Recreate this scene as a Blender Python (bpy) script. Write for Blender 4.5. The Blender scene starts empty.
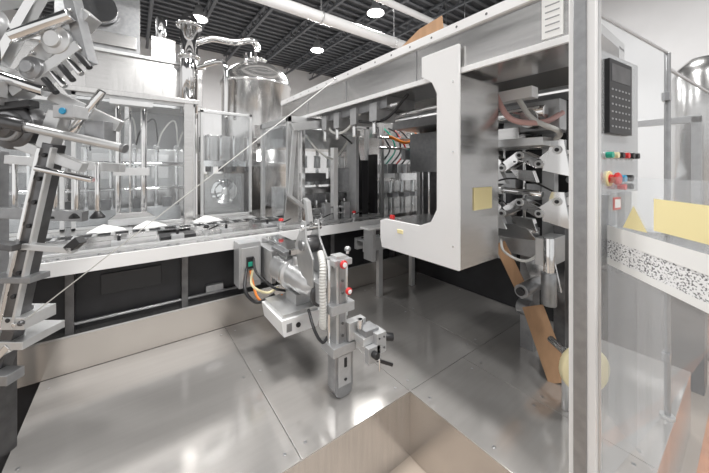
import bpy, bmesh, math, random
from mathutils import Vector, Matrix
random.seed(7)
V=Vector
# ------------------------------------------------------------------ materials
def mat(name,col,metal=0.0,rough=0.5,noise=0.0,nscale=(8,8,8),bump=0.0,spec=0.5,col2=None,emit=None,es=1.0,rvar=0.0,p=(.35,.65),det=4):
    m=bpy.data.materials.new(name); m.use_nodes=True
    nt=m.node_tree; b=nt.nodes['Principled BSDF']
    b.inputs['Base Color'].default_value=(*col,1)
    b.inputs['Metallic'].default_value=metal
    b.inputs['Roughness'].default_value=rough
    b.inputs['Specular IOR Level'].default_value=spec
    if emit:
        b.inputs['Emission Color'].default_value=(*emit,1); b.inputs['Emission Strength'].default_value=es
    tc=nt.nodes.new('ShaderNodeTexCoord'); mp=nt.nodes.new('ShaderNodeMapping')
    mp.inputs['Scale'].default_value=nscale
    nt.links.new(tc.outputs['Object'],mp.inputs['Vector'])
    n=nt.nodes.new('ShaderNodeTexNoise'); n.inputs['Scale'].default_value=1.0; n.inputs['Detail'].default_value=det
    nt.links.new(mp.outputs['Vector'],n.inputs['Vector'])
    if col2 or noise>0:
        c2=col2 if col2 else tuple(max(0,c*(1-noise)) for c in col)
        r=nt.nodes.new('ShaderNodeValToRGB')
        r.color_ramp.elements[0].position=p[0]; r.color_ramp.elements[1].position=p[1]
        r.color_ramp.elements[0].color=(*c2,1); r.color_ramp.elements[1].color=(*col,1)
        nt.links.new(n.outputs['Fac'],r.inputs['Fac']); nt.links.new(r.outputs['Color'],b.inputs['Base Color'])
    if rvar>0:
        mr=nt.nodes.new('ShaderNodeMapRange')
        mr.inputs['To Min'].default_value=max(0.03,rough-rvar); mr.inputs['To Max'].default_value=rough+rvar
        nt.links.new(n.outputs['Fac'],mr.inputs['Value']); nt.links.new(mr.outputs['Result'],b.inputs['Roughness'])
    if bump>0:
        bp=nt.nodes.new('ShaderNodeBump'); bp.inputs['Strength'].default_value=bump; bp.inputs['Distance'].default_value=0.002
        nt.links.new(n.outputs['Fac'],bp.inputs['Height']); nt.links.new(bp.outputs['Normal'],b.inputs['Normal'])
    return m
STEEL=mat('brushed_steel',(0.61,0.605,0.60),0.95,0.22,0.08,(3,3,60),0.04,rvar=0.05)
STEELH=mat('brushed_steel_flat',(0.65,0.645,0.64),0.9,0.21,0.08,(60,4,4),0.04,rvar=0.05)
GANTRY=mat('gantry_steel',(0.62,0.615,0.61),0.88,0.20,0.10,(30,2,30),0.04,rvar=0.05)
DECK=mat('deck_steel',(0.61,0.59,0.57),0.62,0.13,0.05,(1.5,25,1.5),0.0,rvar=0.04)
KICK=mat('kick_steel',(0.62,0.58,0.54),0.75,0.18,0.12,(2,2,2),0.0,rvar=0.05)
CHROME=mat('chrome',(0.80,0.80,0.80),1.0,0.09)
DSTEEL=mat('dark_steel',(0.16,0.16,0.165),0.8,0.30,0.3,(12,12,12))
ALU=mat('aluminium',(0.63,0.635,0.64),0.65,0.30,0.05,(20,20,20))
ALU2=mat('aluminium_grey',(0.34,0.345,0.355),0.7,0.32,0.15,(20,20,20))
WHITE=mat('white_enamel',(0.82,0.82,0.825),0.05,0.22)
WALL=mat('wall_paint',(0.74,0.745,0.76),0,0.8,0.04,(2,2,2))
GREY=mat('grey_paint',(0.32,0.33,0.34),0.1,0.45)
CAST=mat('cast_grey',(0.47,0.475,0.485),0.45,0.36,0.08,(30,30,30),0.1)
BLACK=mat('black_plastic',(0.015,0.015,0.017),0,0.4)
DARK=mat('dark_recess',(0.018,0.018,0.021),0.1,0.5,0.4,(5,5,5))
RED=mat('red_plastic',(0.60,0.03,0.03),0,0.3)
GREEN=mat('green_plastic',(0.02,0.36,0.25),0,0.35)
BLUE=mat('blue_plastic',(0.02,0.28,0.50),0,0.35)
YEL=mat('yellow_label',(0.88,0.77,0.42),0,0.5)
YELP=mat('pale_yellow_plastic',(0.72,0.64,0.40),0,0.4)
ORANGE=mat('orange_plastic',(0.75,0.22,0.03),0,0.35)
OPAINT=mat('orange_floor_paint',(0.60,0.24,0.10),0,0.5,0.2,(8,8,8))
CARD=mat('cardboard',(0.42,0.25,0.14),0,0.8,0.15,(20,20,3))
LABEL=mat('white_label',(0.86,0.86,0.85),0,0.5)
HOSE=mat('white_hose',(0.62,0.62,0.60),0,0.4)
PINK=mat('pink_hose',(0.62,0.38,0.36),0,0.35)
FLOOR=mat('floor_concrete',(0.44,0.37,0.31),0,0.4,0.15,(3,3,3))
CEIL=mat('ceiling_deck',(0.055,0.06,0.068),0.2,0.6,0.3,(3,3,3))
PURL=mat('ceiling_purlin',(0.13,0.14,0.155),0.3,0.5)
LAMP=mat('lamp_glow',(1,1,1),0,0.5,emit=(1,0.99,0.97),es=12)
WORN=mat('worn_label',(0.86,0.86,0.87),0,0.6,nscale=(110,110,160),col2=(0.14,0.14,0.15),p=(.42,.47),det=14)
def glassmat(name,tint,lo,hi,white=0.0):
    m=bpy.data.materials.new(name); m.use_nodes=True; nt=m.node_tree; nt.nodes.clear()
    o=nt.nodes.new('ShaderNodeOutputMaterial'); t=nt.nodes.new('ShaderNodeBsdfTransparent'); t.inputs[0].default_value=(*tint,1)
    g=nt.nodes.new('ShaderNodeBsdfGlossy'); g.inputs['Roughness'].default_value=0.03
    lw=nt.nodes.new('ShaderNodeLayerWeight'); lw.inputs[0].default_value=0.35
    mr=nt.nodes.new('ShaderNodeMapRange'); mr.inputs['To Min'].default_value=lo; mr.inputs['To Max'].default_value=hi
    mx=nt.nodes.new('ShaderNodeMixShader')
    nt.links.new(lw.outputs['Facing'],mr.inputs['Value']); nt.links.new(mr.outputs['Result'],mx.inputs[0])
    nt.links.new(t.outputs[0],mx.inputs[1]); nt.links.new(g.outputs[0],mx.inputs[2])
    d=nt.nodes.new('ShaderNodeBsdfDiffuse'); d.inputs[0].default_value=(0.9,0.92,0.95,1)
    m2=nt.nodes.new('ShaderNodeMixShader'); m2.inputs[0].default_value=white
    nt.links.new(mx.outputs[0],m2.inputs[1]); nt.links.new(d.outputs[0],m2.inputs[2])
    nt.links.new(m2.outputs[0],o.inputs[0]); return m
GLASS=glassmat('clear_polycarbonate',(0.95,0.97,0.98),0.06,0.30,0.06)
GLASSD=glassmat('door_polycarbonate',(0.95,0.97,0.98),0.05,0.25,0.20)

# ------------------------------------------------------------------ mesh builder
class B:
    def __init__(s,name,T=None,bevel=0.002):
        s.name=name; s.v=[]; s.f=[]; s.mi=[]; s.sm=[]; s.mats=[]; s.T=T; s.bev=bevel
    def add(s,vs,fs,m,smooth=False):
        if m not in s.mats: s.mats.append(m)
        k=s.mats.index(m); o=len(s.v)
        for p in vs:
            p=V(p); s.v.append(s.T@p if s.T else p)
        for i,f in enumerate(fs):
            s.f.append([o+j for j in f]); s.mi.append(k)
            s.sm.append(smooth[i] if isinstance(smooth,list) else smooth)
    def box(s,x0,x1,y0,y1,z0,z1,m):
        vs=[(x,y,z) for z in (z0,z1) for y in (y0,y1) for x in (x0,x1)]
        s.add(vs,[(0,1,3,2),(4,6,7,5),(0,4,5,1),(2,3,7,6),(0,2,6,4),(1,5,7,3)],m)
        return s
    def beam(s,a,b,w,h,m,up=(0,0,1)):
        a=V(a);b=V(b);d=(b-a).normalized(); up=V(up)
        if abs(d.dot(up))>0.98: up=V((0,1,0))
        x=d.cross(up).normalized(); y=x.cross(d).normalized()
        vs=[]
        for p in (a,b):
            for sx,sy in ((-1,-1),(1,-1),(1,1),(-1,1)):
                vs.append(p+x*sx*w/2+y*sy*h/2)
        s.add(vs,[(0,1,2,3),(7,6,5,4),(0,4,5,1),(1,5,6,2),(2,6,7,3),(3,7,4,0)],m)
    def sweep(s,pts,rs,m,seg=16,cap=True):
        pts=[V(p) for p in pts]; n=len(pts)
        if not isinstance(rs,(list,tuple)): rs=[rs]*n
        def tan(i):
            a=pts[max(0,i-1)]; b=pts[min(n-1,i+1)]
            d=b-a
            return d.normalized() if d.length>1e-9 else V((0,0,1))
        t=tan(0); ref=V((0,0,1)) if abs(t.z)<0.9 else V((1,0,0))
        nrm=(ref-t*ref.dot(t)).normalized(); vs=[];fs=[];sm=[]
        for i in range(n):
            t2=tan(i); nrm=(nrm-t2*nrm.dot(t2)).normalized(); bn=t2.cross(nrm)
            for k in range(seg):
                a=2*math.pi*k/seg
                vs.append(pts[i]+(nrm*math.cos(a)+bn*math.sin(a))*rs[i])
        for i in range(n-1):
            for k in range(seg):
                k2=(k+1)%seg
                fs.append((i*seg+k,i*seg+k2,(i+1)*seg+k2,(i+1)*seg+k)); sm.append(True)
        if cap:
            fs.append(tuple(range(seg))[::-1]); sm.append(False)
            fs.append(tuple((n-1)*seg+k for k in range(seg))); sm.append(False)
        s.add(vs,fs,m,sm)
    def cyl(s,a,b,r,m,seg=20,r2=None):
        s.sweep([a,b],[r,r if r2 is None else r2],m,seg)
    def lathe(s,o,d,prof,m,seg=32):
        o=V(o); d=V(d).normalized()
        ref=V((0,0,1)) if abs(d.z)<0.9 else V((1,0,0)); n=(ref-d*ref.dot(d)).normalized(); bn=d.cross(n)
        vs=[];fs=[]
        for t,r in prof:
            for k in range(seg):
                a=2*math.pi*k/seg; vs.append(o+d*t+(n*math.cos(a)+bn*math.sin(a))*max(r,1e-4))
        for i in range(len(prof)-1):
            for k in range(seg):
                k2=(k+1)%seg; fs.append((i*seg+k,i*seg+k2,(i+1)*seg+k2,(i+1)*seg+k))
        sm=[True]*len(fs)
        fs.append(tuple(range(seg))[::-1]); fs.append(tuple((len(prof)-1)*seg+k for k in range(seg))); sm+=[False,False]
        s.add(vs,fs,m,sm)
    def hose(s,ctrl,r,m,seg=10,per=8,corr=0.0):
        P=[V(p) for p in ctrl]; P=[P[0]*2-P[1]]+P+[P[-1]*2-P[-2]]; out=[]
        for i in range(1,len(P)-2):
            for k in range(per):
                t=k/per; p0,p1,p2,p3=P[i-1:i+3]
                out.append(0.5*((2*p1)+(p2-p0)*t+(2*p0-5*p1+4*p2-p3)*t*t+(3*p1-p0-3*p2+p3)*t**3))
        out.append(P[-2])
        rs=[r*(1+(corr if i%2 else -corr)) for i in range(len(out))]
        s.sweep(out,rs,m,seg)
    def prism(s,pts,axis,a0,a1,m):
        n=len(pts)
        def mk(p,a):
            return {'x':(a,p[0],p[1]),'y':(p[0],a,p[1]),'z':(p[0],p[1],a)}[axis]
        vs=[mk(p,a0) for p in pts]+[mk(p,a1) for p in pts]
        fs=[tuple(range(n)),tuple(range(2*n-1,n-1,-1))]+[(i,i+n,(i+1)%n+n,(i+1)%n) for i in range(n)]
        s.add(vs,fs,m)
    def quad(s,a,b,c,d,m): s.add([a,b,c,d],[(0,1,2,3)],m)
    def sph(s,c,r,m,seg=16):
        prof=[(-r*math.cos(math.pi*i/10),r*math.sin(math.pi*i/10)) for i in range(11)]
        s.lathe(c,(0,0,1),prof,m,seg)
    def bolt(s,p,d,r=0.008,h=0.006,m=None):
        p=V(p);d=V(d).normalized(); s.cyl(p-d*0.002,p+d*h,r,m or CHROME,6)
    def knob(s,p,d,r=0.02,m1=None,m2=None):
        p=V(p);d=V(d).normalized()
        s.cyl(p,p+d*0.02,r*0.5,CHROME,12); s.lathe(p+d*0.02,d,[(0,r*0.8),(0.004,r),(0.018,r),(0.022,r*0.8)],m1 or RED,16)
        s.lathe(p+d*0.042,d,[(0,r*0.6),(0.006,r*0.6)],m2 or WHITE,16)
    def done(s):
        me=bpy.data.meshes.new(s.name); me.from_pydata([tuple(p) for p in s.v],[],s.f)
        for m in s.mats: me.materials.append(m)
        me.polygons.foreach_set('material_index',s.mi); me.polygons.foreach_set('use_smooth',s.sm)
        bm=bmesh.new(); bm.from_mesh(me); bmesh.ops.recalc_face_normals(bm,faces=bm.faces); bm.to_mesh(me); bm.free()
        me.update(); ob=bpy.data.objects.new(s.name,me); bpy.context.collection.objects.link(ob)
        if s.bev>0:
            md=ob.modifiers.new('bevel','BEVEL'); md.width=s.bev; md.segments=2; md.limit_method='ANGLE'; md.angle_limit=math.radians(50)
        return ob
# ------------------------------------------------------------------ room shell
FZ=-0.44; CZ=6.5
b=B('floor',bevel=0); b.box(-9,9.2,-6,14.2,FZ-0.1,FZ,FLOOR)
b.box(2.6,6.5,-.05,.24,FZ,FZ+.003,OPAINT); b.done()
b=B('wall_back',bevel=0); b.box(-9,9.2,14,14.2,FZ,CZ,WALL); b.done()
b=B('wall_right',bevel=0); b.box(9,9.2,-6,14,FZ,CZ,WALL); b.done()
b=B('ceiling',bevel=0); b.box(-9,9.2,-6,14.2,CZ,CZ+0.1,CEIL)
for i in range(64): b.box(-9,9,-5.9+i*0.31,-5.80+i*0.31,CZ-0.05,CZ,PURL)
for i in range(13):
    x=-8+i*1.4
    b.box(x,x+0.08,-6,14,CZ-0.42,CZ-0.36,PURL); b.box(x,x+0.08,-6,14,CZ-0.1,CZ-0.05,PURL)
    for k in range(30): b.beam((x+.04,-6+k*.66,CZ-.39),(x+.04,-5.67+k*.66,CZ-.08),.03,.03,PURL); b.beam((x+.04,-5.67+k*.66,CZ-.08),(x+.04,-5.34+k*.66,CZ-.39),.03,.03,PURL)
b.done()
# ------------------------------------------------------------------ deck
b=B('machine_deck',bevel=0.0015)
plates=[(-.52,.7,1.4,3.0),(.7,1.5,1.4,3.0),(1.5,2.35,1.4,3.0),(2.35,3.3,1.4,3.0),(1.5,2.1,.30,1.4),(2.1,3.3,.30,1.4)]
g=0.0015
for (x0,x1,y0,y1) in plates:
    b.box(x0+g,x1-g,y0+g,y1-g,-0.006,0,DECK)
    for bx in (x0+.06,x1-.06):
        for by in (y0+.08,(y0+y1)/2,y1-.12): b.cyl((bx,by,0),(bx,by,.003),.009,ALU2,12)
b.box(-.51,3.29,1.41,2.99,FZ,-.012,ALU2); b.box(1.51,3.29,.31,1.45,FZ,-.012,ALU2)
b.box(-.515,1.505,1.402,1.412,FZ,-.007,STEELH); b.box(1.502,1.512,.305,1.402,FZ,-.007,KICK); b.box(1.502,3.295,.302,.312,FZ,-.007,STEELH); b.box(-.518,-.508,1.402,2.995,FZ,-.007,STEELH)
b.done()
# ------------------------------------------------------------------ left machine: base + conveyor table
b=B('conveyor_table')
b.box(-2.6,3.28,3.002,3.03,.001,.26,KICK); b.box(-2.6,5.2,3.002,3.12,.26,.275,STEELH)
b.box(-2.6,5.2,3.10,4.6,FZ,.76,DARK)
for x in (-1.9,-.4,.35,1.9,2.9): b.box(x,x+.05,3.04,3.1,.27,.78,DSTEEL)
b.box(-.2,.2,3.085,3.1,.50,.66,BLACK); b.box(.55,.7,3.06,3.1,.34,.40,ALU2); b.box(1.3,1.6,3.05,3.1,.4,.7,ALU2)
b.cyl((-2.4,3.06,.33),(1.2,3.06,.33),.012,ALU2)
b.box(-2.6,2.75,2.85,4.6,.80,.86,STEELH); b.box(-2.6,2.75,2.845,2.86,.76,.862,WHITE)
b.box(2.75,5.2,3.03,4.6,.80,.86,STEELH)
b.box(-2.6,2.7,3.02,3.06,.86,.875,ALU); b.box(-2.6,2.7,3.42,3.47,.86,.90,CHROME); b.box(-2.6,2.7,3.60,3.64,.86,.90,CHROME)
b.box(-2.6,2.7,3.47,3.60,.86,.868,DARK)
for i in range(40): b.box(-2.5+i*.13,-2.47+i*.13,3.47,3.60,.868,.90,ALU)
for i in range(22): b.bolt((-2.4+i*.22,2.93,.86),(0,0,1),.008,.005,DSTEEL)
for i in range(8):
    x=-1.4+i*.42; b.box(x,x+.1,3.12,3.20,.86,.90,CAST); b.cyl((x+.05,3.16,.9),(x+.05,3.16,.94),.012,BLACK,12)
b.box(.2,.48,3.15,3.35,.86,.885,BLACK); b.box(1.15,1.38,3.1,3.3,.86,.89,ALU2)
for x in (-.9,-.3,.55,.95): b.box(x,x+.3,3.72,3.92,.86,.885,ALU)
b.done()
b=B('folded_paper',bevel=0)
for (x,y) in ((.0,3.74),(.55,3.76),(-.35,3.74)):
    b.add([(x,y,.888),(x+.3,y,.888),(x+.28,y+.14,.89),(x+.02,y+.14,.89),(x+.12,y+.07,.95),(x+.2,y+.05,.93)],[(0,1,5,4),(1,2,5),(2,3,4,5),(3,0,4)],LABEL)
b.done()
for (x,y,c) in ((.55,3.05,BLACK),(1.25,2.98,RED),(1.75,3.0,ALU2),(2.2,2.98,RED)):
    b=B('clamp_knob'); b.cyl((x,y,.861),(x,y,.92),.02,ALU); b.box(x-.035,x+.035,y-.02,y+.02,.9,.925,CAST)
    b.knob((x,y,.925),(0,0,1),.026,c,c); b.beam((x+.02,y,.93),(x+.10,y-.03,.965),.012,.012,BLACK); b.done()
# ------------------------------------------------------------------ left glass enclosure
b=B('guard_enclosure')
def frame(b,x0,x1,y,z0,z1,glass=GLASS,w=.035,m=ALU):
    b.box(x0,x0+w,y,y+w,z0,z1,m); b.box(x1-w,x1,y,y+w,z0,z1,m); b.box(x0,x1,y,y+w,z1-w,z1,m); b.box(x0,x1,y,y+w,z0,z0+w*.7,m)
    b.quad((x0+w,y+.01,z0),(x1-w,y+.01,z0),(x1-w,y+.01,z1-w),(x0+w,y+.01,z1-w),glass)
frame(b,-.50,.62,4.15,.861,2.28)
b.box(.50,.60,4.12,4.22,.861,2.3,STEEL)
b.box(-.55,.65,4.1,4.38,2.28,2.33,STEELH)
b.done()
b=B('guard_enclosure'); frame(b,.70,1.35,4.25,.861,2.25); b.done()
b=B('guard_enclosure'); frame(b,-1.7,-.55,4.15,.861,2.2); b.done()
b=B('lift_guide_rods')
for (x,y,r) in ((-.12,4.0,.025),(.10,4.0,.03),(-.02,4.03,.012)):
    b.cyl((x,y,.93),(x,y,2.18),r,CHROME); b.cyl((x,y,.861),(x,y,.96),r*1.7,ALU)
b.box(-.2,.2,3.93,4.07,.9,.97,CAST); b.box(-.19,.18,3.94,4.06,2.16,2.21,ALU); b.box(-.16,.15,3.95,4.05,1.42,1.50,ALU)
b.prism([(-.2,.97),(.2,.97),(.12,1.03),(-.12,1.03)],'y',3.95,4.05,STEEL)
b.done()
b=B('filling_drum')
b.box(.78,1.30,4.45,4.8,.861,1.42,STEEL); b.lathe((1.02,4.45,1.18),(0,-1,0),[(0,.16),(.02,.17),(.05,.17),(.055,.13),(.09,.12),(.1,.05),(.14,.05)],CHROME,32)
b.box(.75,1.6,4.35,4.5,1.52,1.60,CHROME); b.box(.78,1.5,4.5,4.9,1.6,1.95,STEEL)
for x in (.82,.98,1.15,1.35): b.cyl((x,4.42,1.6),(x,4.42,1.95),.02,CHROME); b.cyl((x,4.42,1.45),(x,4.42,1.52),.035,BLACK)
b.box(.82,.88,4.42,4.5,1.4,1.55,CAST)
b.done()
b=B('steel_housing',bevel=.004)
b.box(-1.6,1.0,5.9,7.2,2.55,3.25,STEEL); b.box(-1.65,1.05,5.85,7.25,3.25,3.30,ALU); b.box(-1.65,1.05,5.86,7.2,2.5,2.56,ALU)
for x in (-1.55,-.1,.93): b.box(x,x+.07,5.92,5.99,FZ,2.55,STEEL)
b.box(-1.6,1.0,6.6,7.2,FZ,2.5,GREY)
for x in (-1.5,-1.0,-.3,.4): b.box(x,x+.45,5.885,5.9,2.65,3.15,STEELH)
b.box(-.9,.1,6.0,6.8,3.3,4.3,ALU2); b.cyl((-.4,5.95,3.9),(-.4,5.85,3.9),.22,CHROME,28); b.box(-.85,.05,5.96,6.0,3.4,3.6,STEEL)
b.box(.25,.6,6.0,6.5,3.3,3.7,STEEL); b.cyl((.4,6.2,3.7),(.4,6.2,4.1),.08,CHROME)
b.done()
b=B('steel_cabinet',bevel=.004)
b.box(-2.6,-.6,4.8,5.6,FZ,1.55,STEEL); b.box(-.55,.72,4.85,5.5,FZ,1.25,STEEL); b.box(-.5,.7,4.86,5.4,1.25,1.75,ALU)
for x in (-.4,-.1,.2): b.box(x,x+.2,4.84,4.86,1.36,1.68,WHITE)
for x in (-2.4,-1.7,-1.1): b.box(x,x+.4,4.79,4.81,1.0,1.45,ALU2)
b.done()
b=B('valve_manifold')
for i in range(9):
    x=-1.3+i*.22
    b.cyl((x,4.5,1.0),(x,4.5,1.75),.022,CHROME); b.sph((x,4.5,1.76),.035,ALU); b.hose([(x,4.5,1.7),(x+.06,4.45,1.95),(x+.2,4.5,2.1),(x+.25,4.6,1.7)],.009,BLACK if i%3==0 else HOSE)
b.cyl((-1.6,4.5,1.55),(.6,4.5,1.55),.03,CHROME); b.cyl((-1.6,4.45,1.25),(.6,4.45,1.25),.02,CHROME)
b.box(-1.5,.5,4.42,4.58,.861,1.02,CAST)
for i in range(6): b.box(-1.2+i*.3,-1.1+i*.3,4.40,4.44,1.02,1.14,DSTEEL)
b.done()
# ------------------------------------------------------------------ tank
b=B('storage_tank',bevel=0)
tx,ty=1.85,5.55
b.lathe((tx,ty,.35),(0,0,1),[(0,.12),(.2,.40),(.35,.58),(.40,.60),(1.2,.60),(1.21,.615),(1.25,.615),(1.26,.60),(2.60,.60),(2.61,.625),(2.67,.625),(2.68,.60),(2.80,.57),(2.92,.48),(3.02,.33),(3.08,.16),(3.10,.12)],STEELH,48)
b.lathe((tx,ty,3.42),(0,0,1),[(0,.13),(.06,.13),(.06,.17),(.09,.17),(.09,.12),(.2,.10)],CHROME,32)
for a in range(4):
    c,s_=math.cos(a*math.pi/2+.6),math.sin(a*math.pi/2+.6); b.cyl((tx+.5*c,ty+.5*s_,FZ),(tx+.5*c,ty+.5*s_,1.0),.035,CHROME)
b.cyl((tx-.3,ty-.35,3.2),(tx-.3,ty-.35,3.45),.035,CHROME); b.box(tx-.25,tx+.05,ty-.66,ty-.6,1.9,2.2,CHROME)
b.done()
b=B('process_pipe',bevel=0)
px_,py_=.75,5.6
b.cyl((px_,py_,2.4),(px_,py_,3.85),.13,CHROME,24); b.lathe((px_,py_,3.82),(0,0,1),[(0,.13),(0,.19),(.05,.19),(.05,.15),(.12,.13),(.2,.08),(.24,.03)],CHROME,32)
b.lathe((px_,py_,3.3),(0,0,1),[(0,.13),(0,.17),(.05,.17),(.05,.13)],CHROME,24)
b.hose([(px_+.1,py_,3.6),(px_+.35,py_-.02,3.72),(px_+.7,py_-.05,3.74),(tx-.12,ty-.05,3.82),(tx,ty,3.76),(tx,ty,3.63)],.06,CHROME,16,8)
b.hose([(px_+.1,py_-.1,3.15),(px_+.4,py_-.3,3.25),(px_+.48,py_-.4,3.1),(px_+.48,py_-.4,2.3)],.04,CHROME,14,8)
b.done()
b=B('overhead_duct',bevel=0); b.cyl((-3,5.2,4.5),(7.5,5.2,4.5),.11,WHITE,24)
for x in (-1,1,3,5,7): b.cyl((x,5.2,4.5),(x+.04,5.2,4.5),.125,ALU,24); b.cyl((x+.02,5.2,4.6),(x+.02,5.2,CZ-.02),.01,ALU2,8)
b.done()
b=B('overhead_duct',bevel=0); b.cyl((-3,4.6,4.95),(8.5,4.6,4.95),.07,WHITE,24)
for x in (1,4,7): b.cyl((x,4.6,5.0),(x,4.6,CZ-.02),.01,ALU2,8)
b.done()
def lamp(x,y,z,p):
    b=B('high_bay_lamp',bevel=0)
    b.lathe((x,y,z),(0,0,1),[(0,.24),(.01,.25),(.16,.14),(.24,.10),(.36,.08)],ALU,24); b.cyl((x,y,z+.3),(x,y,CZ-.02),.01,ALU2,8)
    b.cyl((x,y,z-.012),(x,y,z-.002),.22,LAMP,24); ob=b.done()
    L=bpy.data.lights.new('high_bay_light','AREA'); L.shape='DISK'; L.size=.9; L.energy=p; L.color=(1,.985,.96)
    o=bpy.data.objects.new('lamp_light',L); o.location=(x,y,z-.06); bpy.context.collection.objects.link(o); o.parent=ob
K=.72
lamp(5.3,9.4,5.7,330*K); lamp(1.5,9.4,5.7,300*K); lamp(5.3,6.2,5.7,280*K); lamp(1.4,1.9,5.7,300*K); lamp(-2.0,2.6,5.7,190*K); lamp(5.0,1.2,5.7,300*K); lamp(-2.0,6.6,5.7,140*K); lamp(1.2,-1.5,5.7,300*K)  # fixtures out of view are added to light the machine from overhead
# ------------------------------------------------------------------ centre guard cabinet on table
b=B('sealing_station')
x0,x1,y0,y1=1.42,2.62,3.2,4.1
for x in (x0,x1-.05):
    for y in (y0,y1-.05): b.box(x,x+.05,y,y+.05,.861,2.08,ALU)
b.box(x0,x1,y0,y0+.05,2.03,2.1,ALU); b.box(x0,x1,y1-.05,y1,2.03,2.1,ALU); b.box(x0,x0+.05,y0,y1,2.03,2.1,ALU)
b.box(x0+.05,x1,y0+.25,y1-.05,1.75,2.0,STEEL)
b.quad((x0+.05,y0+.02,1.25),(1.98,y0+.02,1.25),(1.98,y0+.02,2.03),(x0+.05,y0+.02,2.03),GLASS)
b.quad((x0+.02,y0+.05,1.0),(x0+.02,y1-.05,1.0),(x0+.02,y1-.05,2.03),(x0+.02,y0+.05,2.03),GLASS)
b.box(1.98,2.04,3.1,3.18,.861,1.75,WHITE); b.box(1.5,1.56,3.3,3.36,.9,1.9,STEEL)
b.box(2.38,2.48,3.05,3.19,.9,1.60,BLACK); b.box(2.56,2.60,3.0,3.15,.9,1.68,BLACK)
b.box(1.5,2.5,3.5,3.9,.861,1.25,STEEL); b.box(1.55,2.45,3.45,3.5,1.28,1.36,CHROME)
for i in range(5):
    x=1.6+i*.2; b.cyl((x,3.55,1.2),(x,3.55,1.75),.02,CHROME); b.cyl((x,3.55,1.5),(x,3.55,1.66),.045,ALU); b.box(x-.05,x+.05,3.4,3.5,1.05,1.16,ALU2)
b.hose([(1.7,3.3,1.9),(1.8,3.15,1.7),(2.0,3.12,1.62),(2.3,3.2,1.9)],.012,HOSE); b.hose([(2.1,3.3,2.0),(2.2,3.1,1.85),(2.35,3.1,1.7),(2.5,3.2,1.3)],.012,BLACK)
b.cyl((1.45,3.12,1.02),(2.6,3.12,1.02),.014,CHROME); b.cyl((1.45,3.12,.94),(2.6,3.12,.94),.014,CHROME)
for i in range(4): b.box(1.55+i*.28,1.63+i*.28,3.06,3.14,.861,1.08,CAST)
for i in range(7): b.box(1.52+i*.14,1.60+i*.14,3.24,3.32,.861,.98,DSTEEL if i%2 else ALU); b.cyl((1.56+i*.14,3.28,.98),(1.56+i*.14,3.28,1.10),.014,CHROME)
b.prism([(1.3,.861),(1.5,.861),(1.5,1.9),(1.44,1.9)],'y',3.05,3.065,STEEL)
b.box(1.62,1.9,3.15,3.3,1.34,1.44,DSTEEL); b.box(2.08,2.3,3.15,3.3,1.2,1.5,ALU2)
b.prism([(1.40,1.9),(1.75,1.96),(2.3,1.90),(2.3,1.96),(1.75,2.05),(1.36,1.98)],'y',2.98,3.04,ALU)
b.beam((1.42,3.01,1.92),(1.36,3.01,1.2),.05,.03,ALU); b.beam((1.36,3.01,1.2),(1.55,3.01,1.05),.05,.03,ALU)
b.box(1.50,1.54,3.0,3.04,.88,1.95,CHROME); b.box(2.24,2.29,3.0,3.2,.88,1.93,ALU)
b.done()
b=B('labelling_station')
x0,x1,y0,y1=2.8,4.6,3.15,4.3
for x in (x0,3.6,x1-.05):
    b.box(x,x+.05,y0,y0+.05,.861,2.25,ALU)
b.box(x0,x1,y0,y0+.05,2.2,2.28,ALU); b.box(x0,x1,y0+.3,y1,1.95,2.2,STEEL)
b.box(x0,x1,y1-.05,y1,.861,2.2,STEEL)
b.quad((x0,y0+.02,.9),(x1,y0+.02,.9),(x1,y0+.02,1.75),(x0,y0+.02,1.75),GLASS)
b.box(2.8,4.6,3.5,3.9,.861,1.3,STEEL); b.box(2.9,3.3,3.4,3.5,1.35,1.7,WHITE); b.box(3.4,4.2,3.4,3.6,1.3,1.42,CHROME)
b.cyl((2.7,3.1,1.78),(4.6,3.1,1.78),.02,CHROME); b.cyl((2.7,3.1,1.92),(4.6,3.1,1.92),.02,CHROME)
cols=[BLACK,GREEN,BLACK,RED,BLACK,HOSE,BLACK,ORANGE]
for i in range(14):
    x=2.9+i*.11; b.hose([(x,3.35,2.1),(x+.03,3.2,1.9+.05*(i%3)),(x+.12,3.22,1.75),(x+.1,3.4,1.55)],.012,cols[i%8])
b.hose([(2.85,3.05,1.94),(3.1,3.0,1.86),(3.4,3.05,1.92)],.022,ORANGE)
for i,c in enumerate((ALU2,GREEN,BLUE,GREEN)): b.box(3.15+i*.16,3.25+i*.16,3.03,3.12,1.62,1.76,c)
for i in range(6): b.cyl((2.95+i*.25,3.4,.861),(2.95+i*.25,3.4,1.3),.03,CHROME); b.box(2.9+i*.25,3.02+i*.25,3.3,3.42,1.05,1.12,ALU2)
for i in range(6): b.box(2.86+i*.2,2.96+i*.2,3.2,3.3,1.42,1.56,DSTEEL if i%2 else CAST)
b.done()
b=B('discharge_conveyor')
b.box(2.1,2.98,2.62,2.68,.55,.68,ALU); b.box(2.1,2.98,2.79,2.84,.55,.68,ALU); b.box(2.1,2.98,2.68,2.79,.66,.675,GREY)
for i in range(6): b.cyl((2.18+i*.14,2.68,.66),(2.18+i*.14,2.79,.66),.03,CHROME,14)
for x in (2.3,2.85): b.box(x,x+.06,2.63,2.68,.001,.55,ALU)
b.box(2.2,2.95,2.60,2.62,.74,.79,CHROME); b.box(2.0,2.5,2.45,2.60,.84,.86,WHITE); b.box(2.05,2.10,2.45,2.6,.5,.84,CAST)
for x in (2.4,2.8): b.box(x,x+.1,2.52,2.65,.56,.82,CAST); b.knob((x+.05,2.52,.75),(0,-1,0),.022,BLACK,ALU)
b.done()
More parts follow.
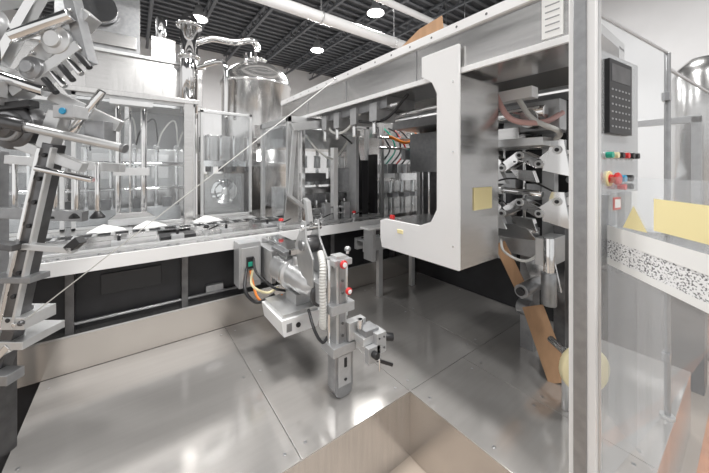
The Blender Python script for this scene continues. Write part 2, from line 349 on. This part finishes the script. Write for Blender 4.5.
# ------------------------------------------------------------------ big overhead beam
b=B('overhead_gantry',bevel=.004)
b.box(1.68,2.14,.54,3.97,2.12,2.42,GANTRY); b.box(1.66,1.69,.54,3.97,2.37,2.43,WHITE); b.box(1.665,1.685,.54,3.97,2.10,2.135,WHITE)
b.box(2.14,2.75,.56,3.0,2.30,2.36,STEELH); b.box(2.62,2.75,.56,2.9,2.12,2.32,STEELH)
for i in range(16): b.bolt((1.665,.75+i*.2,2.40),(-1,0,0),.009,.006,DSTEEL)
for y in (1.5,2.4,3.2): b.box(1.674,1.682,y,y+.003,2.14,2.36,ALU2)
b.box(1.75,2.1,1.9,3.0,2.02,2.12,ALU2); b.cyl((1.8,1.8,2.04),(1.8,2.95,2.04),.025,CHROME); b.cyl((2.0,1.5,2.0),(2.0,2.95,2.0),.02,CHROME)
for y in (2.0,2.3,2.6,2.85): b.box(1.72,1.95,y,y+.1,1.92,2.08,CAST); b.cyl((1.74,y+.05,1.92),(1.74,y+.05,1.8),.022,CHROME)
b.hose([(1.8,1.7,2.1),(1.78,1.95,1.93),(1.76,2.3,1.95),(1.8,2.6,2.08)],.013,BLACK); b.hose([(1.78,2.2,2.1),(1.74,2.5,1.88),(1.76,2.8,1.9),(1.8,2.95,2.08)],.013,HOSE)
b.box(1.672,1.679,.565,.66,2.15,2.36,LABEL)
for i in range(5): b.box(1.670,1.673,.58,.645,2.18+i*.032,2.187+i*.032,GREY)
b.done()
b=B('cardboard_flap',bevel=0)
b.prism([(1.32,2.431),(1.85,2.431),(1.75,2.48),(1.55,2.56),(1.34,2.58)],'x',1.76,1.766,CARD)
b.add([(1.766,1.32,2.431),(1.766,1.85,2.431),(2.1,1.8,2.428),(2.1,1.35,2.428)],[(0,1,2,3)],CARD); b.done()
# ------------------------------------------------------------------ C-shaped white frame
b=B('c_frame_housing',bevel=.006)
prof=[(1.12,.854),(1.84,.854),(1.86,.93),(1.86,1.07),(1.80,1.09),(1.44,1.09),(1.34,1.13),(1.29,1.22),(1.29,2.0),(1.33,2.08),(1.42,2.14),(1.42,2.28),(1.12,2.28)]
prof2=[(1.12,.854),(1.84,.854),(1.86,.93),(1.86,1.07),(1.80,1.09),(1.44,1.09),(1.34,1.13),(1.29,1.22),(1.29,2.09),(1.12,2.09)]
b.prism(prof,'x',1.64,1.66,WHITE)
b.prism(prof2,'x',1.66,2.12,STEEL)
b.box(1.80,2.02,1.112,1.12,1.22,1.37,YEL)
for z in (1.0,1.6,2.05): b.bolt((1.639,1.16,z),(-1,0,0),.008,.004)
b.box(1.635,1.641,1.60,1.66,1.0,1.03,YEL); b.box(1.68,1.70,1.75,1.79,1.09,1.12,RED)
b.done()
# ------------------------------------------------------------------ pillar + guard door + control panel
b=B('guard_pillar',bevel=.004); b.box(1.60,1.68,.42,.52,0,2.75,WHITE); b.box(1.592,1.602,.45,.50,0,2.75,ALU2); b.box(1.63,1.65,.414,.422,0,2.75,ALU)
b.box(1.56,1.72,.40,.54,0,.012,ALU2); b.done()
b=B('guard_panel')
P0=V((1.69,.43,0)); P1=V((2.58,.33,0))
z0,z1=.05,2.19
b.quad((P0.x,P0.y,z0),(P1.x,P1.y,z0),(P1.x,P1.y,z1),(P0.x,P0.y,z1),GLASSD)
b.cyl((2.58,.33,0),(2.58,.33,2.19),.015,ALU2,16); b.cyl((2.58,.33,0),(2.58,.33,.02),.035,ALU,16)
b.beam((P0.x,P0.y,z1),(P1.x,P1.y,z1),.012,.012,ALU)
for z in (.35,1.1,1.9): b.box(2.54,2.60,.315,.35,z,z+.05,ALU2)
b.quad((2.6,.33,.05),(4.2,.20,.05),(4.2,.20,2.1),(2.6,.33,2.1),GLASS); b.beam((2.6,.33,2.1),(4.2,.2,2.1),.015,.015,ALU)
b.cyl((4.2,.2,FZ),(4.2,.2,2.15),.017,ALU2)
b.done()
b=B('control_panel')
d=(P1-P0).normalized(); nrm=V((-d.y,d.x,0))
if nrm.y>0: nrm=-nrm
R=Matrix(((d.x,nrm.x,0,P0.x),(d.y,nrm.y,0,P0.y),(0,0,1,0),(0,0,0,1)))
b.T=R
b.box(.02,.46,-.06,-.005,1.38,2.04,STEELH)
b.box(.05,.30,-.005,.02,1.66,2.0,BLACK)
b.box(.07,.28,.02,.0215,1.90,1.98,DSTEEL)
for i in range(6):
    for k in range(6): b.box(.070+i*.037,.086+i*.037,.02,.022,1.688+k*.034,1.696+k*.034,GREY)
for i in range(6):
    c=[GREEN,YELP,BLACK,RED,BLACK,BLACK][i]; b.cyl((.06+i*.06,-.005,1.56),(.06+i*.06,.03,1.56),.014,c,16); b.cyl((.06+i*.06,-.005,1.56),(.06+i*.06,.005,1.56),.019,ALU,16)
b.lathe((.1,0,1.45),(0,1,0),[(0,.022),(.02,.018),(.025,.028),(.035,.03),(.042,.022)],RED,24); b.cyl((.1,-.01,1.45),(.1,.004,1.45),.036,YEL,24)
for i in range(2):
    b.cyl((.2+i*.08,0,1.45),(.2+i*.08,.03,1.45),.016,[BLUE,BLACK][i],16); b.cyl((.2+i*.08,0,1.41),(.2+i*.08,.03,1.41),.014,[RED,BLACK][i],16)
b.box(.14,.22,.0,.004,1.30,1.36,RED); b.box(.15,.21,.004,.006,1.31,1.35,LABEL)
b.done()
b=B('guard_door')
A=V((1.78,.42,0)); D_=V((-.36,-.33,0))
def dp(t,z,o=0):
    q=A+D_*t; n=V((-.676,.737,0)); q=q+n*o; return (q.x,q.y,z)
b.quad(dp(0,.35),dp(1.7,.35),dp(1.7,1.46),dp(0,1.46),GLASSD)
b.quad(dp(.0,1.06,.004),dp(1.7,1.06,.004),dp(1.7,1.225,.004),dp(.0,1.225,.004),WORN)
b.quad(dp(.0,1.17,.006),dp(1.7,1.17,.006),dp(1.7,1.235,.006),dp(.0,1.235,.006),LABEL); b.quad(dp(.0,1.055,.006),dp(1.7,1.055,.006),dp(1.7,1.085,.006),dp(.0,1.085,.006),LABEL)
b.quad(dp(.565,1.265,.005),dp(1.2,1.265,.005),dp(1.2,1.385,.005),dp(.565,1.385,.005),YEL)
b.add([dp(.22,1.245,.005),dp(.50,1.25,.005),dp(.35,1.345,.005)],[(0,1,2)],YEL)
b.done()
# ------------------------------------------------------------------ right machine
b=B('cartoning_machine',bevel=.003)
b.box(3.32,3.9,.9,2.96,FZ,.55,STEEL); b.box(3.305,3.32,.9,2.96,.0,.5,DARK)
b.box(3.45,3.5,.9,2.96,.55,2.2,DSTEEL); b.box(3.31,3.37,.85,.92,0,2.28,ALU); b.box(3.31,3.37,2.9,2.96,0,2.28,ALU)
b.box(2.77,3.5,.75,2.9,2.0,2.11,ALU2)
b.box(3.1,3.44,1.5,2.4,.55,1.1,GREY); b.box(3.0,3.44,1.7,2.8,1.45,1.95,ALU2)
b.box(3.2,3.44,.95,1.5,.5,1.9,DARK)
for i in range(9): b.cyl((3.15,1.0+i*.2,.6),(3.15,1.0+i*.2,1.95),.018,CHROME)
for i in range(6): b.box(3.05,3.2,1.0+i*.22,1.12+i*.22,1.1+.1*(i%3),1.25+.1*(i%3),CAST)
for i in range(7): b.cyl((2.95,.95,.6+i*.2),(3.3,.95,.6+i*.2),.03,CHROME if i%2 else ALU2)
b.box(2.92,3.0,1.05,1.15,.4,1.95,ALU)
b.box(2.45,2.75,.85,1.25,1.78,2.0,CAST); b.cyl((2.5,1.0,1.86),(2.3,1.0,1.86),.07,STEEL); b.cyl((2.35,1.3,1.9),(2.35,.9,1.9),.05,CHROME)
b.box(2.30,2.42,.66,.76,1.62,1.95,BLACK); b.box(2.3,2.8,.9,1.5,1.66,1.72,ALU); b.box(2.42,2.52,1.12,1.5,1.72,1.82,STEEL)
b.box(2.25,2.35,.95,1.6,2.0,2.08,WHITE)
b.hose([(2.2,1.2,2.08),(2.15,1.05,1.85),(2.3,.9,1.82),(2.5,.85,1.9)],.02,PINK); b.hose([(2.3,1.1,2.08),(2.25,.95,1.85),(2.35,.82,1.75),(2.5,.9,1.7)],.018,HOSE)
b.done()
def gripper(z,dx=0):
    b=B('gripper_arm',bevel=.002)
    o=V((2.45+dx,.98,z))
    pts=[(0,.52,.02),(0,.40,.08),(0,.28,-.03),(0,.14,.07),(0,.0,.0),(0,-.12,.10)]
    for k in (0,.09):
        for i in range(len(pts)-1):
            b.beam(o+V(pts[i])+V((k,0,0)),o+V(pts[i+1])+V((k,0,0)),.018,.075,CHROME)
    for p in pts: b.cyl(o+V(p)+V((-.02,0,0)),o+V(p)+V((.12,0,0)),.030,ALU,16); b.cyl(o+V(p)+V((-.03,0,0)),o+V(p)+V((-.015,0,0)),.014,BLACK,12)
    b.box(o.x-.01,o.x+.12,o.y+.48,o.y+.60,o.z-.06,o.z+.08,CAST); b.cyl(o+V((.05,.0,.14)),o+V((.05,.38,.16)),.026,CHROME); b.cyl(o+V((.05,.30,.16)),o+V((.05,.52,.16)),.04,ALU)
    b.beam(o+V((.04,-.12,.10)),o+V((.4,-.10,.12)),.08,.06,ALU); b.prism([(o.y-.2,o.z-.09),(o.y-.02,o.z-.05),(o.y-.08,o.z+.17),(o.y-.16,o.z+.17)],'x',o.x-.01,o.x+.01,CHROME)
    b.prism([(o.y+.25,o.z-.16),(o.y+.40,o.z-.16),(o.y+.50,o.z-.02),(o.y+.32,o.z-.02)],'x',o.x+.0,o.x+.06,ALU)
    b.prism([(o.y+.02,o.z-.14),(o.y+.16,o.z-.12),(o.y+.22,o.z-.04),(o.y+.05,o.z-.05)],'x',o.x+.0,o.x+.05,CHROME)
    for i in range(4): b.bolt(o+V((-.01,.1*i+.08,.02)),(-1,0,0),.008,.008,DSTEEL)
    b.hose([o+V((.1,.5,.1)),o+V((0,.3,.24)),o+V((.05,.1,.24)),o+V((.1,-.1,.14))],.007,BLACK)
    b.done()
gripper(1.53); gripper(1.16)
b=B('pusher_carriage')
b.box(2.58,2.7,1.0,1.5,.78,.92,CAST); b.box(2.62,2.75,1.1,1.2,.001,1.0,ALU2); b.cyl((2.40,.90,1.0),(2.40,.90,.60),.035,CHROME); b.cyl((2.40,.90,.75),(2.40,.90,.52),.05,ALU2)
b.cyl((2.6,1.1,.35),(2.6,1.2,.35),.06,ALU2,24); b.box(2.7,2.78,.9,.98,.001,1.1,DSTEEL)
b.prism([(.85,.60),(1.05,.62),(1.10,.76),(1.02,.84),(.9,.84)],'x',2.48,2.50,CHROME); b.box(2.42,2.7,.9,1.0,.78,.98,ALU)
b.prism([(1.0,.95),(1.35,.92),(1.45,1.02),(1.1,1.06)],'x',2.46,2.56,CHROME)
b.cyl((2.33,1.06,.58),(2.6,1.06,.58),.05,ALU2,24); b.cyl((2.31,1.06,.58),(2.33,1.06,.58),.03,BLACK)
b.hose([(2.5,1.3,.9),(2.36,1.2,.84),(2.38,1.05,.80),(2.5,.95,.9)],.010,HOSE)
b.done()
b=B('cardboard_sheet',bevel=0); b.beam((2.38,.82,.012),(2.52,1.06,.42),.15,.006,CARD,up=(-.6,-.2,.3)); b.done()
b=B('cardboard_sheet',bevel=0); b.beam((2.49,1.13,.54),(2.49,1.31,.87),.10,.006,CARD,up=(-1,.0,.1)); b.done()
b=B('handwheel')
b.lathe((2.08,.62,.36),(-.6,-.8,0),[(0,.06),(.0,.12),(.02,.135),(.05,.135),(.06,.12),(.06,.04),(.09,.04)],YELP,32); b.cyl((2.08,.62,.36),(2.24,.83,.36),.022,CHROME); b.cyl((2.16,.72,0.001),(2.16,.72,.38),.018,ALU); b.done()
b=B('steel_column_vessel',bevel=0); b.lathe((4.85,.35,FZ),(0,0,1),[(0,.20),(.1,.24),(1.4,.24),(1.5,.20),(1.55,.24),(2.9,.24),(3.0,.2),(3.1,.1)],STEEL,32); b.done()
b=B('electrical_cabinet',bevel=.004); b.box(4.3,5.0,.95,1.9,FZ,1.25,GREY); b.box(4.28,4.3,1.0,1.4,-.3,1.2,ALU2); b.box(4.28,4.3,1.45,1.85,-.3,1.2,ALU2); b.box(4.26,4.28,1.3,1.32,.4,.6,BLACK); b.done()
b=B('support_stand')
b.box(3.95,4.01,.3,.36,FZ,1.95,ALU2); b.box(3.95,4.01,.8,.86,FZ,1.95,ALU2); b.box(3.95,4.01,.3,.86,1.9,1.96,ALU2); b.box(3.95,4.01,.3,.86,.6,.66,ALU2); b.box(3.9,4.15,.28,.9,FZ,.45,DARK); b.box(3.9,4.15,.28,.9,.66,.9,GREY); b.done()
# ------------------------------------------------------------------ centre drive assembly
b=B('drive_assembly',bevel=.003)
b.box(.74,.93,2.68,2.842,.45,.84,CAST); b.box(.76,.91,2.672,2.68,.5,.8,ALU); b.box(.80,.86,2.65,2.672,.62,.72,BLACK); b.box(.81,.85,2.645,2.65,.64,.68,GREEN)
b.hose([(.8,2.66,.62),(.74,2.5,.5),(.82,2.45,.4),(.95,2.4,.45)],.014,BLACK); b.hose([(.85,2.66,.6),(.78,2.45,.55),(.88,2.4,.48),(.98,2.4,.5)],.010,YELP)
b.hose([(.83,2.66,.6),(.84,2.5,.42),(.92,2.42,.38),(1.0,2.35,.45)],.010,ORANGE); b.hose([(.86,2.66,.7),(.80,2.4,.66),(.9,2.3,.55),(1.0,2.3,.5)],.010,BLACK)
b.box(1.20,1.24,2.1,2.84,.52,.80,ALU); b.box(1.0,1.24,2.5,2.84,.74,.78,WHITE); b.box(.96,1.0,2.5,2.84,.5,.78,ALU)
b.lathe((1.07,2.55,.64),(0,-1,0),[(0,.10),(.02,.12),(.25,.12),(.26,.135),(.30,.135),(.31,.11),(.50,.105),(.52,.09),(.60,.08),(.62,.05),(.66,.045)],ALU,36)
for i in range(10): b.lathe((1.07,2.50-i*.021,.64),(0,-1,0),[(0,.132),(.006,.132)],ALU,32)
b.box(1.01,1.13,2.30,2.46,.73,.80,ALU); b.cyl((1.07,2.19,.72),(1.07,2.19,.80),.05,ALU)
b.lathe((1.09,1.89,.60),(0,-1,0),[(0,.085),(.02,.09),(.035,.09),(.04,.05),(.06,.045)],DSTEEL,28)
b.prism([(.86,.30),(1.13,.30),(1.17,.42),(.84,.42)],'y',2.0,2.40,WHITE); b.box(.86,1.15,2.02,2.38,.42,.45,ALU)
b.box(.88,.92,1.995,2.005,.33,.39,ALU2); b.cyl((.97,1.99,.36),(.97,2.01,.36),.018,BLACK); b.box(1.0,1.12,2.1,2.3,.45,.53,CAST)
for i in range(4): b.cyl((1.18,2.05+i*.08,.38),(1.22,2.05+i*.08,.38),.018,CHROME)
pp=[(1.86,.66),(2.06,.66),(2.14,.92),(2.08,1.00),(2.03,1.11),(1.98,1.11),(1.96,.98),(1.86,.86)]
b.prism(pp,'x',1.01,1.025,ALU); b.prism(pp,'x',1.12,1.135,ALU)
b.cyl((.99,2.00,1.06),(1.155,2.00,1.06),.026,CHROME); b.cyl((.99,2.01,.93),(1.155,2.01,.93),.04,ALU2); b.cyl((1.03,2.01,.93),(1.115,2.01,.93),.065,DSTEEL,28)
b.prism([(1.99,1.10),(2.02,1.10),(2.09,1.27),(2.03,1.25)],'x',1.05,1.09,ALU)
b.box(.96,1.16,2.1,2.14,.84,.88,CHROME); b.box(.96,1.2,2.25,2.5,.80,.83,ALU2); b.box(1.0,1.16,2.2,2.84,.83,.85,CHROME)
b.box(1.07,1.15,1.64,1.72,.30,.92,ALU); b.box(1.085,1.135,1.632,1.64,.33,.90,ALU2); b.box(1.03,1.17,1.72,1.90,.56,.70,CAST); b.box(1.04,1.18,1.62,1.74,.86,.90,CAST)
b.cyl((1.18,1.69,.32),(1.18,1.69,.9),.014,CHROME); b.cyl((1.04,1.69,.32),(1.04,1.69,.9),.014,CHROME)
b.box(1.02,1.20,1.62,1.74,.55,.61,CAST); b.box(1.02,1.20,1.60,1.76,.29,.35,CAST)
for z in (.40,.48,.68,.76): b.bolt((1.11,1.632,z),(0,-1,0),.01,.008,DSTEEL)
b.knob((1.09,1.62,.88),(0,-1,0),.027,RED,WHITE); b.knob((1.13,1.62,.70),(0,-1,0),.023,RED,WHITE); b.knob((1.17,1.66,.92),(0,0,1),.022,ALU2,WHITE)
b.prism([(1.045,.06),(1.06,.02),(1.09,.003),(1.15,.003),(1.175,.02),(1.185,.06),(1.185,.30),(1.045,.30)],'y',1.62,1.71,ALU2)
b.box(1.065,1.165,1.612,1.622,.08,.28,CAST); b.box(1.11,1.13,1.606,1.614,.20,.26,BLACK); b.cyl((1.12,1.614,.12),(1.12,1.606,.12),.01,BLACK)
b.box(1.18,1.34,1.50,1.62,.36,.41,ALU); b.box(1.26,1.34,1.46,1.56,.30,.43,CAST); b.box(1.19,1.29,1.46,1.50,.26,.36,CAST); b.cyl((1.33,1.50,.38),(1.40,1.46,.37),.026,BLACK); b.cyl((1.23,1.46,.32),(1.23,1.42,.32),.022,BLACK)
b.cyl((1.28,1.46,.27),(1.28,1.46,.19),.007,CHROME); b.beam((1.22,1.5,.28),(1.36,1.42,.22),.012,.02,BLACK); b.box(1.20,1.31,1.5,1.60,.41,.45,ALU2)
b.box(1.14,1.28,1.60,1.66,.36,.48,ALU); b.cyl((1.2,1.56,.45),(1.2,1.56,.51),.018,CHROME)
for x,z in ((1.28,.40),(1.32,.40),(1.28,.33),(1.32,.33)): b.bolt((x,1.46,z),(0,-1,0),.007,.006,DSTEEL)
b.hose([(1.04,1.80,.92),(1.0,1.70,.86),(.985,1.68,.74),(.99,1.68,.6),(1.0,1.70,.48),(1.06,1.76,.42)],.022,HOSE,14,14,.15)
b.hose([(1.0,1.9,.5),(.97,1.75,.42),(1.0,1.7,.36),(1.05,1.7,.40)],.010,BLACK)
b.done()
# ------------------------------------------------------------------ left foreground pick-and-place arm
ct,st=.804,.595
O=V((-.45,2.2,0))
T=Matrix(((ct,st,0,O.x),(-st,ct,0,O.y),(0,0,1,0),(0,0,0,1)))
b=B('pick_and_place_arm',T=T,bevel=.003)
b.box(-.25,-.15,.02,.12,FZ,.62,DSTEEL); b.box(-.30,.03,-.02,.2,.60,.64,ALU); b.box(-.34,.06,-.04,.12,.71,.77,ALU); b.box(-.28,.0,-.06,.02,.45,.50,ALU2)
b.beam((-.16,.02,.40),(-.01,.02,.80),.06,.06,DSTEEL,up=(0,1,0)); b.beam((-.26,.0,.38),(-.04,.0,.62),.03,.05,CHROME,up=(0,1,0))
for x in (-.26,-.1,.02): b.bolt((x,-.04,.74),(0,-1,0),.012,.012)
b.beam((-.03,0,.70),(.17,0,1.62),.055,.07,DSTEEL,up=(0,1,0)); b.beam((-.06,-.03,.72),(.135,-.03,1.60),.018,.03,CHROME,up=(0,1,0)); b.beam((.0,-.03,.72),(.197,-.03,1.60),.012,.03,ALU,up=(0,1,0))
for i in range(8):
    t=(i+.5)/8; b.cyl((-.03+.2*t,-.045,.70+.92*t),(-.03+.2*t,-.035,.70+.92*t),.011,BLACK,12)
b.beam((-.10,-.03,1.13),(.30,-.03,1.10),.03,.04,ALU,up=(0,1,0)); b.beam((.27,-.03,1.10),(.33,-.03,1.15),.04,.04,BLACK,up=(0,1,0)); b.beam((-.09,-.06,1.14),(.06,-.06,1.12),.03,.06,DSTEEL,up=(0,1,0))
b.box(-.12,.1,-.05,.05,.94,.97,ALU2); b.beam((-.02,.02,1.14),(-.1,.02,.78),.03,.04,ALU,up=(0,1,0))
b.lathe((0.0,.06,1.70),(0,-1,0),[(0,.10),(.0,.11),(.1,.11),(.105,.10),(.11,.06),(.15,.055),(.155,.03),(.17,.03)],DSTEEL,36)
b.lathe((0.0,-.05,1.70),(0,-1,0),[(0,.075),(.02,.07),(.022,.04)],ALU2,32); b.cyl((0,-.07,1.70),(0,-.09,1.70),.028,CHROME)
b.beam((-.14,-.02,1.79),(.12,-.05,1.81),.05,.035,BLACK); b.cyl((.06,-.1,1.71),(.50,.02,1.60),.022,ALU,20); b.cyl((.03,-.10,1.72),(.12,-.08,1.695),.033,DSTEEL,20); b.cyl((.49,.02,1.603),(.51,.02,1.597),.024,ALU2)
b.beam((.02,-.02,1.62),(.30,.02,1.50),.05,.05,ALU); b.cyl((.14,-.06,1.5),(.38,-.02,1.44),.016,CHROME); b.beam((.10,0,1.50),(.20,0,1.78),.07,.06,ALU,up=(0,1,0))
b.beam((-.20,.02,1.72),(.30,.05,2.30),.09,.08,ALU,up=(0,1,0)); b.beam((-.12,-.04,1.90),(.14,-.04,2.35),.05,.05,CHROME,up=(0,1,0)); b.beam((.02,-.03,1.86),(.32,0,2.10),.05,.08,ALU,up=(0,1,0))
b.beam((-.3,-.02,2.05),(.1,-.02,1.92),.06,.08,ALU,up=(0,1,0)); b.cyl((-.2,-.08,2.0),(.18,-.05,1.87),.028,CHROME); b.cyl((.05,-.08,2.12),(.30,-.05,2.24),.03,CHROME)
b.lathe((.22,-.02,2.12),(0,-1,0),[(0,.07),(.03,.07),(.035,.04),(.05,.04)],ALU,28); b.lathe((.12,-.02,1.98),(0,-1,0),[(0,.055),(.05,.055),(.055,.03),(.07,.03)],ALU2,28)
b.lathe((-.12,-.02,2.2),(0,-1,0),[(0,.09),(.04,.09),(.05,.05),(.07,.05)],CAST,28); b.beam((-.3,0,2.3),(.28,0,2.42),.06,.08,ALU,up=(0,1,0)); b.beam((.25,.0,2.38),(.34,.0,2.02),.05,.06,ALU2,up=(0,1,0))
b.box(-.10,.02,-.14,-.07,1.83,1.91,CAST); b.cyl((-.04,-.14,1.87),(-.04,-.148,1.87),.028,BLUE,20); b.box(-.07,-.01,-.08,.0,1.80,1.88,CAST)
b.box(.24,.34,-.08,.0,1.74,1.80,CAST); b.cyl((.29,-.08,1.77),(.29,-.088,1.77),.016,BLUE,16); b.box(-.3,-.1,-.08,0,2.08,2.16,ALU2)
for i in range(10): b.bolt((-.12+.045*i,-.03,1.80+.052*i),(0,-1,0),.01,.02,CHROME)
for i in range(5): b.cyl((.18+i*.04,-.06,1.93+i*.03),(.24+i*.04,-.06,1.86+i*.03),.014,CHROME if i%2 else BLACK)
b.beam((.10,.06,1.88),(.42,.10,1.72),.04,.06,ALU); b.cyl((.2,.04,1.66),(.36,.06,1.9),.02,CHROME); b.box(.30,.40,.02,.10,1.62,1.74,ALU2)
b.hose([(-.2,-.06,2.3),(-.05,-.10,2.2),(.02,-.12,2.08),(.0,-.10,1.98),(-.1,-.06,1.92)],.010,BLACK)
b.done()
b=B('suction_rail',T=T,bevel=.003)
b.beam((-.35,.25,1.55),(.28,.3,1.50),.05,.05,ALU); b.beam((-.4,.2,1.25),(.1,.25,1.22),.05,.06,ALU2)
for i in range(5): b.cyl((-.3+i*.12,.24,1.53),(-.3+i*.12,.24,1.25),.013,CHROME); b.lathe((-.3+i*.12,.24,1.25),(0,0,-1),[(0,.012),(.03,.035),(.04,.037)],BLACK,16)
b.box(-.48,-.40,.2,.3,FZ,1.6,ALU2)
b.done()
b=B('pull_cord',bevel=0)
e=T@V((.08,-.07,.76)); b.cyl((1.65,2.55,2.40),tuple(e),.003,HOSE,8); b.sph(tuple(e),.014,DSTEEL,12); b.cyl((1.63,2.55,2.40),(1.66,2.55,2.40),.01,CHROME,10); b.done()

# ------------------------------------------------------------------ world, camera
w=bpy.data.worlds.new('world'); bpy.context.scene.world=w; w.use_nodes=True
bg=w.node_tree.nodes['Background']; bg.inputs[0].default_value=(1,.99,.98,1); bg.inputs[1].default_value=1.0
cam=bpy.data.cameras.new('camera'); co=bpy.data.objects.new('camera',cam); bpy.context.collection.objects.link(co)
cam.sensor_width=36; cam.lens=36*300/709; cam.shift_y=-(236.5-168)/709; cam.clip_start=.05
co.location=(0,0,1.5); co.rotation_euler=(math.radians(90),0,-math.atan2(.595,.804))
bpy.context.scene.camera=co
bpy.context.scene.view_settings.view_transform='Standard'
